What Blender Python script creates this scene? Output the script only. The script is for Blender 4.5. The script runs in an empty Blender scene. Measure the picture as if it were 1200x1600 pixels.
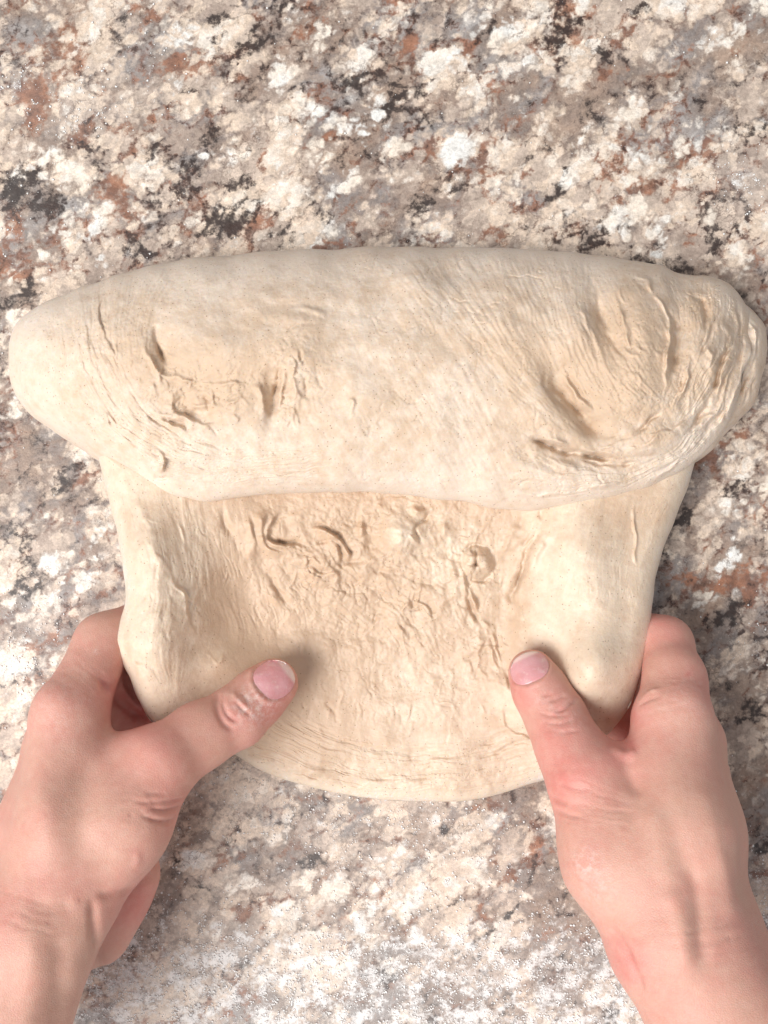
import bpy, math
import numpy as np
from mathutils import Vector
from mathutils.bvhtree import BVHTree

sc = bpy.context.scene
C = sc.collection
R = math.radians

# ------------------------------------------------------------------ camera
CAMH = 0.45            # metres above the counter
S0 = 0.00028           # metres per photograph pixel on the counter
cam_d = bpy.data.cameras.new('camera')
cam = bpy.data.objects.new('camera', cam_d); C.objects.link(cam)
cam.location = (0, 0, CAMH)
cam_d.sensor_fit = 'VERTICAL'; cam_d.sensor_height = 24
cam_d.angle_y = 2 * math.atan(800 * S0 / CAMH)
cam_d.clip_start = 0.01; cam_d.clip_end = 20
sc.camera = cam

# ------------------------------------------------------------------ light
w = bpy.data.worlds.new('World'); sc.world = w; w.use_nodes = True
bg = w.node_tree.nodes['Background']
bg.inputs[0].default_value = (0.98, 0.98, 1.0, 1); bg.inputs[1].default_value = 0.44
def area(name, loc, target, size, energy, col):
    d = bpy.data.lights.new(name, 'AREA'); d.shape = 'RECTANGLE'
    d.size, d.size_y = size; d.energy = energy; d.color = col
    o = bpy.data.objects.new(name, d); C.objects.link(o); o.location = loc
    o.rotation_euler = (Vector(target) - Vector(loc)).to_track_quat('-Z', 'Y').to_euler()
    return o
area('window_light', (-1.15, -0.62, 1.95), (0, 0, 0), (1.4, 1.1), 74, (1.0, 0.975, 0.945))
sc.view_settings.view_transform = 'Standard'; sc.view_settings.look = 'None'
sc.view_settings.exposure = 0.0; sc.view_settings.gamma = 1

# ------------------------------------------------------------------ helpers
def P(px, py, zmm):
    z = np.asarray(zmm) * 0.001
    s = S0 * (CAMH - z) / CAMH
    return (np.asarray(px) - 600) * s, (800 - np.asarray(py)) * s, z
def unP(X, Y, Z):
    s = S0 * (CAMH - Z) / CAMH
    return 600 + X / s, 800 - Y / s

def _h(ix, iy, seed):
    n = (ix.astype(np.int64) * 374761393 + iy.astype(np.int64) * 668265263 + seed * 1442695041) & 0x7fffffff
    n = ((n ^ (n >> 13)) * 1274126177) & 0x7fffffff
    n = ((n ^ (n >> 11)) * 1103515245) & 0x7fffffff
    return ((n >> 8) & 0xffff) / 65535.0
def noise(x, y, seed=0):
    ix = np.floor(x); iy = np.floor(y); fx = x - ix; fy = y - iy
    ux = fx * fx * fx * (fx * (fx * 6 - 15) + 10); uy = fy * fy * fy * (fy * (fy * 6 - 15) + 10)
    def g(dx, dy):
        a = _h(ix + dx, iy + dy, seed) * 2 * np.pi
        return np.cos(a) * (fx - dx) + np.sin(a) * (fy - dy)
    a = g(0, 0) * (1 - ux) + g(1, 0) * ux
    b = g(0, 1) * (1 - ux) + g(1, 1) * ux
    return (a * (1 - uy) + b * uy) * 1.5
def fbm(x, y, o=4, seed=0, gain=0.5):
    s = 0; a = 1; f = 1; t = 0
    for k in range(o):
        s = s + a * noise(x * f + 17.3 * k, y * f - 9.1 * k, seed + k); t += a; a *= gain; f *= 2.03
    return s / t
def sm(a, b, x):
    t = np.clip((x - a) / (b - a), 0, 1); return t * t * (3 - 2 * t)
def gau(X, Y, x, y, rx, ry=None, ang=0):
    ry = ry or rx; c, s = math.cos(R(ang)), math.sin(R(ang))
    dx = X - x; dy = Y - y; u = dx * c + dy * s; v = -dx * s + dy * c
    return np.exp(-(u / rx) ** 2 - (v / ry) ** 2)
def spline(pts, n=8):
    p = np.array(pts, float); q = np.vstack([2 * p[0] - p[1], p, 2 * p[-1] - p[-2]]); out = []
    for i in range(1, len(q) - 2):
        for t in np.arange(n) / n:
            out.append(0.5 * ((2 * q[i]) + (-q[i-1] + q[i+1]) * t + (2*q[i-1] - 5*q[i] + 4*q[i+1] - q[i+2]) * t*t
                              + (-q[i-1] + 3*q[i] - 3*q[i+1] + q[i+2]) * t**3))
    out.append(p[-1]); return np.array(out)
def polydist(X, Y, pts, closed=False):
    """distance, signed side and 0..1 position along a polyline"""
    if closed: pts = np.vstack([pts, pts[:1]])
    best = np.full(X.shape, 1e9); side = np.zeros(X.shape); pos = np.zeros(X.shape); n = len(pts) - 1
    for i in range(n):
        ax, ay = pts[i]; bx, by = pts[i + 1]; dx, dy = bx - ax, by - ay; L = dx * dx + dy * dy + 1e-9
        t = np.clip(((X - ax) * dx + (Y - ay) * dy) / L, 0, 1)
        ex = X - ax - t * dx; ey = Y - ay - t * dy; d = ex * ex + ey * ey
        m = d < best
        best = np.where(m, d, best); side = np.where(m, np.sign(dx * ey - dy * ex), side); pos = np.where(m, (i + t) / n, pos)
    return np.sqrt(best), side, pos
WOB = [0.0]
def stroke(H, X, Y, pts, wd, a, kind='line', n=5, taper=0.25):
    """carve (a<0) or raise (a>0) a line; 'step' = cliff on the line, fading to its positive side"""
    pts = spline(pts, n) if len(pts) > 2 else np.array(pts, float)
    reach = wd * (3 if kind == 'line' else 12)
    m = ((X > pts[:, 0].min() - reach) & (X < pts[:, 0].max() + reach) &
         (Y > pts[:, 1].min() - reach) & (Y < pts[:, 1].max() + reach))
    if not m.any(): return
    x = X[m]; y = Y[m]; mod = 1.0
    if WOB[0]:
        k = WOB[0]; nx_ = fbm(x / 48, y / 48, 3, 201, 0.45); ny_ = fbm(x / 48, y / 48, 3, 207, 0.45)
        mod = 0.9 + 1.3 * noise(x / 42, y / 42, 211) + 0.4 * noise(x / 13, y / 13, 212); x = x + k * 2 * nx_; y = y + k * 2 * ny_
    d, s, p = polydist(x, y, pts)
    tp = mod * (np.minimum(sm(0, taper, p), 1 - sm(1 - taper, 1, p)) if taper else 1)
    if kind == 'line': h = np.exp(-(d / wd) ** 2)
    else:
        sd = d * s
        h = 0.5 * (1 + np.tanh(sd / (0.5 * wd))) * np.exp(-np.maximum(sd, 0) / (3.5 * wd)) - 0.35 * np.exp(-((sd + wd) / wd) ** 2)
    H[m] += a * tp * h
def bundle(H, X, Y, A, B, n, wd, a, seed, kind='line', wob=3.0):
    """n lines between guide lines A and B, each with its own extent, weight and wobble"""
    rs = np.random.RandomState(seed); A = spline(A, 6); B = spline(B, 6)
    m = min(len(A), len(B)); ia = np.linspace(0, len(A) - 1, 14); ib = np.linspace(0, len(B) - 1, 14)
    A = np.stack([np.interp(ia, range(len(A)), A[:, k]) for k in (0, 1)], 1)
    B = np.stack([np.interp(ib, range(len(B)), B[:, k]) for k in (0, 1)], 1)
    for i in range(n):
        t = rs.rand(); q = A * (1 - t) + B * t
        i0 = rs.randint(0, 8); i1 = min(14, i0 + rs.randint(4, 11))
        q = q[i0:i1] + np.cumsum(rs.randn(i1 - i0, 2), 0) * wob * 0.4
        stroke(H, X, Y, q, wd * (0.6 + 0.9 * rs.rand()), a * (0.3 + 1.0 * rs.rand()) * (1 if rs.rand() < 0.6 else -0.7), kind, n=2)

def combed(H, X, Y, A, B, n, amp, seed, line=0.6, along=3.0, power=0.5):
    """fine stretch marks that follow two guide lines: soft waves across plus thin creases"""
    A = spline(A, 6); B = spline(B, 6); allp = np.vstack([A, B])
    m = ((X > allp[:, 0].min() - 5) & (X < allp[:, 0].max() + 5) & (Y > allp[:, 1].min() - 5) & (Y < allp[:, 1].max() + 5))
    if not m.any(): return
    x = X[m]; y = Y[m]; x = x + 7 * fbm(x / 50, y / 50, 2, seed + 90); y = y + 7 * fbm(x / 50, y / 50, 2, seed + 91)
    dA, sA, pA = polydist(x, y, A); dB, sB, pB = polydist(x, y, B); ins = (sA * sB < 0)
    t = dA / (dA + dB + 1e-6); s = pA * (1 - t) + pB * t
    win = ins * sm(0, 0.12, t) * sm(1, 0.88, t) * sm(0.0, 0.12, s) * sm(1.0, 0.88, s)
    a = fbm(t * n, s * along, 3, seed); nz = noise(t * n * 1.3 + 5, s * along * 1.2, seed + 5) + 0.3 * noise(t * n * 4, s * along * 3, seed + 6)
    cr = -np.exp(-(nz / 0.07) ** 2) * sm(-0.05, 0.35, noise(t * n * 0.5, s * along * 1.5 + 9, seed + 7))
    fine = fbm(t * n * 3.2, s * along * 2, 2, seed + 8)
    H[m] += amp * win * (0.75 * a + 0.75 * line * cr * (0.4 + 0.9 * sm(-0.3, 0.3, fine)) + 0.18 * fine)
def creases(X, Y, sx, ang, seed, width=0.05, warp=1.0):
    """thin wandering creases where a warped noise crosses zero"""
    c, s_ = math.cos(R(ang)), math.sin(R(ang))
    x = X + warp * sx * fbm(X / sx / 1.2, Y / sx / 1.2, 3, seed + 1) * 1.4; y = Y + warp * sx * fbm(X / sx / 1.2, Y / sx / 1.2, 3, seed + 2) * 1.4
    u = (x * c + y * s_) / (sx * 2.2); v = (-x * s_ + y * c) / sx
    n = noise(u, v, seed)
    return -np.exp(-(n / width) ** 2) * sm(0.0, 0.3, noise(X / sx * 0.6, Y / sx * 0.6, seed + 3) + 0.1)
def mesh_np(name, V, F, mat, parent=None, attrs=None, loc=None):
    me = bpy.data.meshes.new(name)
    V = np.asarray(V, np.float32); F = np.asarray(F, np.int32); k = F.shape[1]
    me.vertices.add(len(V)); me.vertices.foreach_set('co', V.ravel())
    me.loops.add(F.size); me.loops.foreach_set('vertex_index', F.ravel())
    me.polygons.add(len(F)); me.polygons.foreach_set('loop_start', np.arange(0, F.size, k, dtype=np.int32))
    me.polygons.foreach_set('use_smooth', np.ones(len(F), bool))
    me.update(calc_edges=True); me.validate()
    for an, av in (attrs or {}).items():
        at = me.attributes.new(an, 'FLOAT', 'POINT'); at.data.foreach_set('value', np.asarray(av, np.float32).ravel())
    me.materials.append(mat)
    o = bpy.data.objects.new(name, me); C.objects.link(o)
    if parent: o.parent = parent
    return o
def gridF(n, m, off=0, flip=False):
    i, j = np.meshgrid(np.arange(n - 1), np.arange(m - 1), indexing='ij'); a = (i * m + j).ravel() + off
    F = np.stack([a, a + m, a + m + 1, a + 1], 1)
    return F[:, ::-1] if flip else F
def empty(name, loc, label, cat, group=None):
    o = bpy.data.objects.new(name, None); C.objects.link(o); o.location = loc; o.empty_display_size = 0.02
    o['label'] = label; o['category'] = cat
    if group: o['group'] = group
    return o
def reparent(o, p):
    o.parent = p; o.location = -Vector(p.location)

# ---- shader helper
class SN:
    def __init__(s, name):
        s.m = bpy.data.materials.new(name); s.m.use_nodes = True; s.t = s.m.node_tree; s.N = s.t.nodes; s.L = s.t.links
        s.b = s.N['Principled BSDF']; s.co = s.N.new('ShaderNodeTexCoord').outputs['Object']
    def put(s, i, v):
        if hasattr(v, 'is_linked') or isinstance(v, bpy.types.NodeSocket): s.L.new(v, i)
        else:
            if isinstance(v, tuple) and len(v) == 3 and len(i.default_value) == 4: v = v + (1,)
            i.default_value = v
    def attr(s, n):
        a = s.N.new('ShaderNodeAttribute'); a.attribute_name = n; return a.outputs['Fac']
    def math(s, op, a, b=0.0, c=None, clamp=False):
        n = s.N.new('ShaderNodeMath'); n.operation = op; n.use_clamp = clamp; s.put(n.inputs[0], a); s.put(n.inputs[1], b)
        if c is not None: s.put(n.inputs[2], c)
        return n.outputs[0]
    def noise(s, scale, detail=4, rough=0.55, vec=None, dist=0.0, col=False):
        n = s.N.new('ShaderNodeTexNoise'); n.inputs['Scale'].default_value = scale; n.inputs['Detail'].default_value = detail
        n.inputs['Roughness'].default_value = rough; n.inputs['Distortion'].default_value = dist
        s.put(n.inputs['Vector'], vec or s.co); return n.outputs['Color' if col else 'Fac']
    def vor(s, scale, vec=None, feature='F1', out='Distance', rnd=1.0):
        n = s.N.new('ShaderNodeTexVoronoi'); n.feature = feature; n.inputs['Scale'].default_value = scale
        n.inputs['Randomness'].default_value = rnd; s.put(n.inputs['Vector'], vec or s.co); return n.outputs[out]
    def rng(s, v, a, b, c=0.0, d=1.0, smooth=True):
        n = s.N.new('ShaderNodeMapRange'); n.interpolation_type = 'SMOOTHSTEP' if smooth else 'LINEAR'
        for k, q in enumerate((v, a, b, c, d)): s.put(n.inputs[k], q)
        return n.outputs[0]
    def mix(s, f, a, b, mode='MIX'):
        n = s.N.new('ShaderNodeMix'); n.data_type = 'RGBA'; n.blend_type = mode
        s.put(n.inputs[0], f); s.put(n.inputs[6], a); s.put(n.inputs[7], b); return n.outputs[2]
    def vadd(s, a, b, sc_):
        n = s.N.new('ShaderNodeVectorMath'); n.operation = 'MULTIPLY_ADD'; s.put(n.inputs[0], b)
        n.inputs[1].default_value = (sc_,) * 3; s.put(n.inputs[2], a); return n.outputs[0]
    def mapping(s, rot=(0, 0, 0), scale=(1, 1, 1), vec=None):
        n = s.N.new('ShaderNodeMapping'); n.inputs['Rotation'].default_value = rot; n.inputs['Scale'].default_value = scale
        s.put(n.inputs['Vector'], vec or s.co); return n.outputs[0]
    def ramp(s, v, stops):
        n = s.N.new('ShaderNodeValToRGB'); e = n.color_ramp.elements
        while len(e) < len(stops): e.new(0.5)
        for k, (p, c) in enumerate(stops): e[k].position = p; e[k].color = tuple(c) + (1,)
        s.put(n.inputs[0], v); return n.outputs[0]
    def bump(s, h, dist, strength=1.0, prev=None):
        n = s.N.new('ShaderNodeBump'); n.inputs['Distance'].default_value = dist; n.inputs['Strength'].default_value = strength
        s.put(n.inputs['Height'], h)
        if prev: s.L.new(prev, n.inputs['Normal'])
        return n.outputs[0]
    def set(s, **k):
        for a, v in k.items(): s.put(s.b.inputs[a.replace('_', ' ')], v)
        return s.m

# ------------------------------------------------------------------ materials
def granite():
    s = SN('speckled_stone'); co = s.co
    warp = s.noise(55, 5, 0.6, col=True)
    v1 = s.vadd(co, warp, 0.020)
    v1b = s.vadd(co, s.noise(160, 4, 0.6, col=True), 0.007)
    # pale crystal chips of two sizes in a darker mottled matrix, drifting along the slab's diagonal grain
    def flow(v, k=1.22): return s.mapping((0, 0, 0), (1 / k, k, 1), s.mapping((0, 0, R(-38)), (1, 1, 1), v))
    f1 = flow(s.vadd(co, s.noise(60, 5, 0.62, col=True), 0.020)); f2 = flow(v1b, 1.12); fw = flow(v1, 1.28)
    c1 = s.rng(s.vor(50, f1, out='Color'), 0, 1, smooth=False); c2 = s.rng(s.vor(170, f2, out='Color'), 0, 1, smooth=False)
    e1 = s.vor(50, f1, 'DISTANCE_TO_EDGE'); e2 = s.vor(170, f2, 'DISTANCE_TO_EDGE')
    mtx = s.math('ADD', s.math('MULTIPLY', s.rng(e1, 0.0, 0.30, 1, 0), 0.60), s.math('MULTIPLY', s.rng(e2, 0.0, 0.28, 1, 0), 0.40))
    n2 = s.noise(60, 6, 0.64, fw)
    g1 = s.math('ADD', s.math('MULTIPLY', n2, 0.60), s.math('MULTIPLY', c1, 0.22))
    g1 = s.math('ADD', g1, s.math('MULTIPLY', c2, 0.18))
    base = s.ramp(g1, [(0.25, (0.79, 0.78, 0.75)), (0.38, (0.74, 0.66, 0.58)), (0.47, (0.67, 0.54, 0.43)),
                       (0.53, (0.56, 0.46, 0.385)), (0.64, (0.36, 0.285, 0.24))])
    big = s.math('MULTIPLY', s.math('SUBTRACT', s.noise(14, 3, .55, fw), 0.5), 1.0)     # drifts of dark and pale mineral
    def layer(col_in, an, colour, bias, soft, na, nb, amp_a, amp_b, mt, op=1.0, bg_=0.0):
        f = s.math('ADD', s.math('MULTIPLY', s.math('SUBTRACT', na, 0.5), amp_a), s.math('MULTIPLY', s.math('SUBTRACT', nb, 0.5), amp_b))
        f = s.math('ADD', s.math('ADD', s.attr(an), f), s.math('MULTIPLY', s.math('SUBTRACT', mtx, 0.35), mt))
        f = s.math('ADD', f, s.math('MULTIPLY', big, bg_))
        return s.mix(s.rng(f, bias, bias + soft, 0, op), col_in, colour)
    gcol = s.ramp(s.noise(50, 5, .6, fw), [(0.32, (0.34, 0.245, 0.19)), (0.46, (0.245, 0.185, 0.155)), (0.58, (0.235, 0.205, 0.195)), (0.72, (0.36, 0.345, 0.345))])
    col = layer(base, 'grey', gcol, 0.24, 0.60, s.noise(40, 6, .62, fw), s.noise(220, 6, .70), 2.1, 1.6, 0.75, 0.90, 1.5)
    rc = s.mix(s.rng(s.noise(120, 4), .35, .65), (0.34, 0.15, 0.085), (0.17, 0.08, 0.055))
    col = layer(col, 'rust', rc, 0.50, 0.50, s.noise(52, 6, .64, fw), s.noise(260, 6, .72), 2.4, 1.6, 0.70, 0.85, 0.5)
    col = layer(col, 'dark', (0.035, 0.026, 0.025), 0.56, 0.55, s.noise(72, 6, .68, f2), s.noise(260, 6, .76), 2.1, 2.4, 0.75, 0.92, 0.8)
    col = layer(col, 'white', s.mix(s.rng(s.noise(50, 3), .4, .6), (0.78, 0.775, 0.75), (0.78, 0.695, 0.60)), 0.42, 0.42, s.noise(42, 6, .58, fw), s.noise(200, 5, .62), 2.4, 1.0, -0.7, 0.92, -0.4)
    gr = s.math('ADD', s.math('MULTIPLY', s.noise(560, 6, .8), 0.55), s.math('MULTIPLY', s.noise(170, 6, .72, f2), 0.45))
    gr = s.rng(gr, 0.39, 0.61, 0.68, 1.28, smooth=False)
    cmb = s.N.new('ShaderNodeCombineXYZ'); [s.put(cmb.inputs[i_], gr) for i_ in range(3)]
    col = s.mix(1.0, col, cmb.outputs[0], 'MULTIPLY')
    vn = s.noise(45, 5, .6, s.vadd(co, warp, 0.015)); vl = s.math('ABSOLUTE', s.math('SUBTRACT', vn, 0.5))
    col = s.mix(s.math('MULTIPLY', s.rng(vl, 0.0, 0.012, 1, 0), s.rng(s.noise(38, 4), 0.45, 0.6, 0, 0.6)), col, (0.11, 0.07, 0.055))
    # dusting of flour
    fl = s.attr('flour'); fn = s.noise(620, 5, 0.75); fm = s.noise(120, 6, .68)
    f = s.math('ADD', s.math('MULTIPLY', s.math('SUBTRACT', fn, 0.5), 1.5), s.math('MULTIPLY', s.math('SUBTRACT', fm, 0.5), 3.6))
    f = s.rng(s.math('ADD', s.math('MULTIPLY', fl, 1.0), f), 0.55, 1.25, 0, 0.78)
    f = s.math('MAXIMUM', f, s.math('MULTIPLY', fl, 0.14))
    col = s.mix(f, col, (0.90, 0.895, 0.885))
    ht = s.math('ADD', s.math('MULTIPLY', f, 0.8), s.math('MULTIPLY', s.noise(1100, 4, .7), 0.8))
    s.set(Base_Color=col, Roughness=s.math('ADD', 0.26, s.math('MULTIPLY', f, 0.5)), Normal=s.bump(ht, 0.0005, 0.55))
    s.b.inputs['Specular IOR Level'].default_value = 0.26
    return s.m

def dough(name, c_dry, c_wet, rough, spec, sss=0.25):
    s = SN(name)
    n1 = s.noise(28, 5, .6); n2 = s.noise(220, 6, .7)
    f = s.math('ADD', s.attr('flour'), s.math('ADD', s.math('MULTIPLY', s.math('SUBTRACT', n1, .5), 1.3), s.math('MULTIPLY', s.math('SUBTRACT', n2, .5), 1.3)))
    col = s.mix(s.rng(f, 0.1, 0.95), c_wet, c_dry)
    pale = s.rng(s.math('ADD', f, s.math('MULTIPLY', s.math('SUBTRACT', s.noise(1500, 3, .8), .5), 1.6)), 0.95, 1.5, 0, 0.6)
    col = s.mix(pale, col, (0.84, 0.80, 0.76))
    sp = s.vor(620, out='Distance'); pick = s.rng(s.vor(620, out='Color'), 0.62, 0.66)
    speck = s.math('MULTIPLY', s.rng(sp, 0.10, 0.24, 1, 0), pick)
    sp2 = s.vor(300, out='Distance'); pick2 = s.rng(s.vor(300, out='Color'), 0.70, 0.72)
    speck = s.math('MAXIMUM', s.math('MULTIPLY', speck, 0.6), s.math('MULTIPLY', s.math('MULTIPLY', s.rng(sp2, 0.05, 0.13, 1, 0), pick2), 0.75))
    col = s.mix(speck, col, (0.27, 0.16, 0.09))
    fine = s.math('ADD', s.math('MULTIPLY', s.noise(1700, 5, .75), 0.6), s.math('MULTIPLY', s.noise(520, 5, .65), 0.9))
    b = s.bump(fine, 0.0006, 0.40)
    s.set(Base_Color=col, Roughness=rough, Normal=b)
    s.b.inputs['Specular IOR Level'].default_value = spec
    s.b.inputs['Subsurface Weight'].default_value = sss; s.b.inputs['Subsurface Scale'].default_value = 0.003
    s.b.inputs['Subsurface Radius'].default_value = (1.0, 0.6, 0.3)
    return s.m

def skin():
    s = SN('skin'); n = s.noise(60, 4, .6); n2 = s.noise(260, 4, .6)
    red = s.math('ADD', s.attr('red'), s.math('MULTIPLY', s.math('SUBTRACT', n, .5), 0.7))
    col = s.ramp(s.rng(red, -0.3, 1.1, smooth=False), [(0.0, (0.575, 0.375, 0.285)), (0.3, (0.62, 0.345, 0.27)), (0.6, (0.64, 0.285, 0.24)), (1.0, (0.58, 0.165, 0.145))])
    col = s.mix(s.rng(n2, 0.3, 0.8, 0, 0.25), col, (0.73, 0.51, 0.42))
    col = s.mix(s.rng(s.noise(700, 4, .7), 0.45, 0.75, 0, 0.22), col, (0.50, 0.22, 0.17))
    du = s.math('MULTIPLY', s.attr('dust'), s.rng(s.noise(420, 5, .75), 0.42, 0.66))
    col = s.mix(du, col, (0.86, 0.80, 0.76))
    cell = s.vor(1150, s.vadd(s.co, s.noise(500, 3, col=True), 0.0012), 'DISTANCE_TO_EDGE')
    h = s.math('ADD', s.math('MULTIPLY', s.rng(cell, 0, 0.25, smooth=False), 0.5), s.math('MULTIPLY', s.noise(900, 5, .7), 0.8))
    s.set(Base_Color=col, Roughness=s.rng(n2, 0.3, 0.7, 0.42, 0.56), Normal=s.bump(h, 0.00035, 0.30))
    s.b.inputs['Subsurface Weight'].default_value = 0.35; s.b.inputs['Subsurface Scale'].default_value = 0.004
    s.b.inputs['Subsurface Radius'].default_value = (1.0, 0.35, 0.2)
    s.b.inputs['Specular IOR Level'].default_value = 0.4
    return s.m

def nail_mat():
    s = SN('nail_plate'); col = s.mix(s.attr('tip'), (0.64, 0.30, 0.31), (0.80, 0.62, 0.56))
    col = s.mix(s.rng(s.noise(140, 3), .35, .7, 0, .4), col, (0.74, 0.46, 0.50))
    col = s.mix(s.rng(s.noise(300, 5, .7), .52, .72, 0, .35), col, (0.84, 0.74, 0.64))
    s.set(Base_Color=col, Roughness=0.20, Normal=s.bump(s.noise(420, 4, .65), 0.0006, 0.35))
    s.b.inputs['Subsurface Weight'].default_value = 0.2; s.b.inputs['Subsurface Scale'].default_value = 0.002
    return s.m
def plain(name, col, rough=0.8):
    s = SN(name); s.set(Base_Color=s.mix(s.noise(900, 2), col, tuple(c * 0.9 for c in col)), Roughness=rough); return s.m

M_gran = granite()
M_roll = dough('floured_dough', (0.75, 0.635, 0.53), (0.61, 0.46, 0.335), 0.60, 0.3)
M_flap = dough('moist_dough', (0.75, 0.62, 0.49), (0.605, 0.445, 0.32), 0.43, 0.45)
M_skin = skin(); M_nail = nail_mat()
M_flour = plain('flour_powder', (0.93, 0.925, 0.915), 0.95)
M_wet = SN('wet_dough_film'); M_wet.set(Base_Color=(0.80, 0.66, 0.55), Roughness=0.15); M_wet = M_wet.m

# ------------------------------------------------------------------ countertop
DARK = [(30,300,30),(75,312,24),(392,52,30),(432,16,18),(286,146,10),(300,262,24),(332,200,18),(140,225,14),(378,330,32),(420,368,22),(345,352,18),
 (470,380,18),(240,242,14),(882,30,22),(860,62,18),(772,55,12),(620,150,24),(598,172,14),(682,130,9),(702,290,16),(872,330,20),(940,372,22),
 (1160,330,14),(1130,342,24),(1192,200,18),(1000,20,12),(70,770,12),(95,748,14),(120,722,12),(28,850,22),(25,915,20),(140,838,9),(1040,850,18),
 (1062,812,14),(1006,872,12),(650,332,16),(820,352,12),(955,85,8),(180,35,10),(340,30,10),(10,480,22),(40,455,18),(205,385,16),(1010,640,12),
 (1085,690,10),(1140,770,12),(1050,410,18),(1190,430,14),(500,340,8),(560,130,10),(700,1290,14),(480,1350,12),(600,1530,16),(340,1560,16),(960,1590,12),(1140,960,16),(1090,1010,12),(1170,1120,14),(1190,1330,10)]
RUST = [(52,150,16),(56,185,12),(115,82,22),(98,100,12),(292,110,14),(268,98,10),(402,352,18),(180,298,14),(18,342,14),(130,208,12),(168,288,10),
 (410,240,9),(885,12,20),(842,78,18),(900,58,12),(942,120,9),(1022,170,7),(955,268,16),(1010,292,20),(975,272,12),(830,276,6),(755,244,6),
 (782,370,14),(1080,382,16),(500,384,14),(100,800,9),(122,742,9),(18,888,14),(1120,908,26),(1162,925,14),(1088,900,12),(60,1008,12),(510,1432,10),
 (560,1448,8),(372,1424,9),(640,1442,9),(350,1478,8),(742,1428,8),(205,1398,10),(822,1330,14),(882,1334,12),(640,60,10),(730,90,10),(20,430,12),
 (90,430,12),(250,30,10),(1100,250,10),(1140,90,8),(560,250,8),(1110,700,12),(1160,690,10),(480,60,8),(240,180,10),(330,1330,8),(180,210,10),(210,240,12)]
GREY = [(250,90,46),(300,240,40),(600,160,56),(900,205,36),(1050,60,56),(1100,150,60),(830,150,46),(700,170,30),(620,330,46),(550,330,30),
 (850,320,40),(760,40,36),(60,740,56),(100,785,46),(130,872,26),(1060,820,56),(1040,900,50),(1150,830,28),(1100,1000,60),(1150,1100,50),
 (1180,1250,50),(380,1350,36),(480,1340,30),(800,1300,56),(870,1345,56),(700,1280,36),(760,1425,36),(845,1432,50),(250,1402,30),(400,1560,50),
 (600,1540,60),(700,1560,50),(880,1560,56),(950,1500,50),(560,1280,30),(320,1290,30),(400,130,30),(330,200,30),(60,30,30),(1040,130,40),
 (20,470,36),(60,340,36),(1160,60,30),(150,1590,30),(1170,430,30),(430,30,30),(1000,120,40),(520,90,36),(690,310,26),(90,20,30),(500,1250,30),(760,1260,34)]
WHITE = [(150,140,16),(338,240,20),(240,300,20),(70,260,26),(112,265,18),(582,182,34),(482,170,44),(800,42,24),(912,10,11),(682,95,20),(500,40,18),
 (450,120,28),(622,240,24),(722,232,24),(980,188,34),(1004,212,20),(960,160,16),(902,230,18),(960,342,30),(1022,372,28),(1120,222,18),(1190,20,18),
 (80,930,14),(140,890,20),(90,882,22),(20,590,28),(30,1072,18),(20,640,18),(1180,780,34),(1150,862,18),(1180,1000,26),(300,1342,22),(590,1400,24),
 (560,1440,18),(262,1352,16),(430,1420,18),(520,1390,26),(722,1390,18),(1072,740,12),(290,70,12),(330,90,12),(380,210,22),(300,170,16),(20,520,24),
 (660,1400,18),(480,1400,20),(380,1380,20),(1100,330,14),(150,380,20),(220,340,18),(90,360,14),(540,290,20),(860,250,14),(430,270,24),(1060,230,20)]
gx = np.concatenate([np.linspace(-900, -110, 24), np.arange(-105, 1306, 3.0), np.linspace(1310, 2100, 24)])
gy = np.concatenate([np.linspace(-900, -110, 24), np.arange(-105, 1706, 3.0), np.linspace(1710, 2500, 24)])
GX, GY = np.meshgrid(gx, gy, indexing='ij')
wx = GX + 16 * fbm(GX / 60, GY / 60, 4, 3) * 2; wy = GY + 16 * fbm(GX / 60, GY / 60, 4, 9) * 2
def blobs(L, base, peak, grow=1.0):
    a = np.zeros(GX.shape)
    for i, (x, y, r) in enumerate(L):
        rr = r * 1.15 * grow
        sl = np.ix_((gx > x - 4 * rr) & (gx < x + 4 * rr), (gy > y - 4 * rr) & (gy < y + 4 * rr))
        a[sl] = np.maximum(a[sl], gau(wx[sl], wy[sl], x, y, rr * 1.25, rr * 0.85, -35 + 40 * math.sin(i * 2.1)))
    outside = 1 - sm(-140, -60, GX) * sm(-140, -60, GY) * (1 - sm(1260, 1340, GX)) * (1 - sm(1660, 1740, GY))
    return base + a * peak + outside * 0.18 * fbm(GX / 80, GY / 80, 3, 21) * 2
attrs = dict(dark=blobs(DARK, 0.16, 0.60, 1.25), rust=blobs(RUST, 0.20, 0.60, 1.35), grey=blobs(GREY, 0.19, 0.50, 1.1), white=blobs(WHITE, 0.20, 0.62, 1.15))
# curling dark vein below the dough
dv = np.zeros(GX.shape); stroke(dv, GX, GY, [(838,1318),(834,1350),(822,1395),(795,1430),(760,1460),(715,1488),(690,1500)], 5, 0.55, taper=.1)
attrs['dark'] = attrs['dark'] + dv
fl = 0.02 + 0.60 * sm(1400, 1500, GY + 40 * fbm(GX / 90, GY / 90, 3, 5)) * (1 - 0.6 * sm(300, 60, GX)) + 0.20 * sm(1230, 1400, GY) * (GY < 1700)
for x, y, r, a in [(60,985,70,.35),(30,1060,60,.3),(130,165,60,.35),(20,130,40,.3),(60,200,40,.25),(1175,290,50,.35),(1140,270,40,.2),(220,40,60,.12),
                   (330,1220,70,.25),(480,1255,90,.25),(700,1262,110,.2),(180,1540,60,.3),(20,340,60,.2),(1180,1000,60,.12),(30,560,50,.15),(240,120,40,.2),(1180,1400,60,.3),(620,1270,160,.15)]:
    fl = fl + a * gau(GX, GY, x, y, r)
FLOUR = fl
attrs['flour'] = fl
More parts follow.
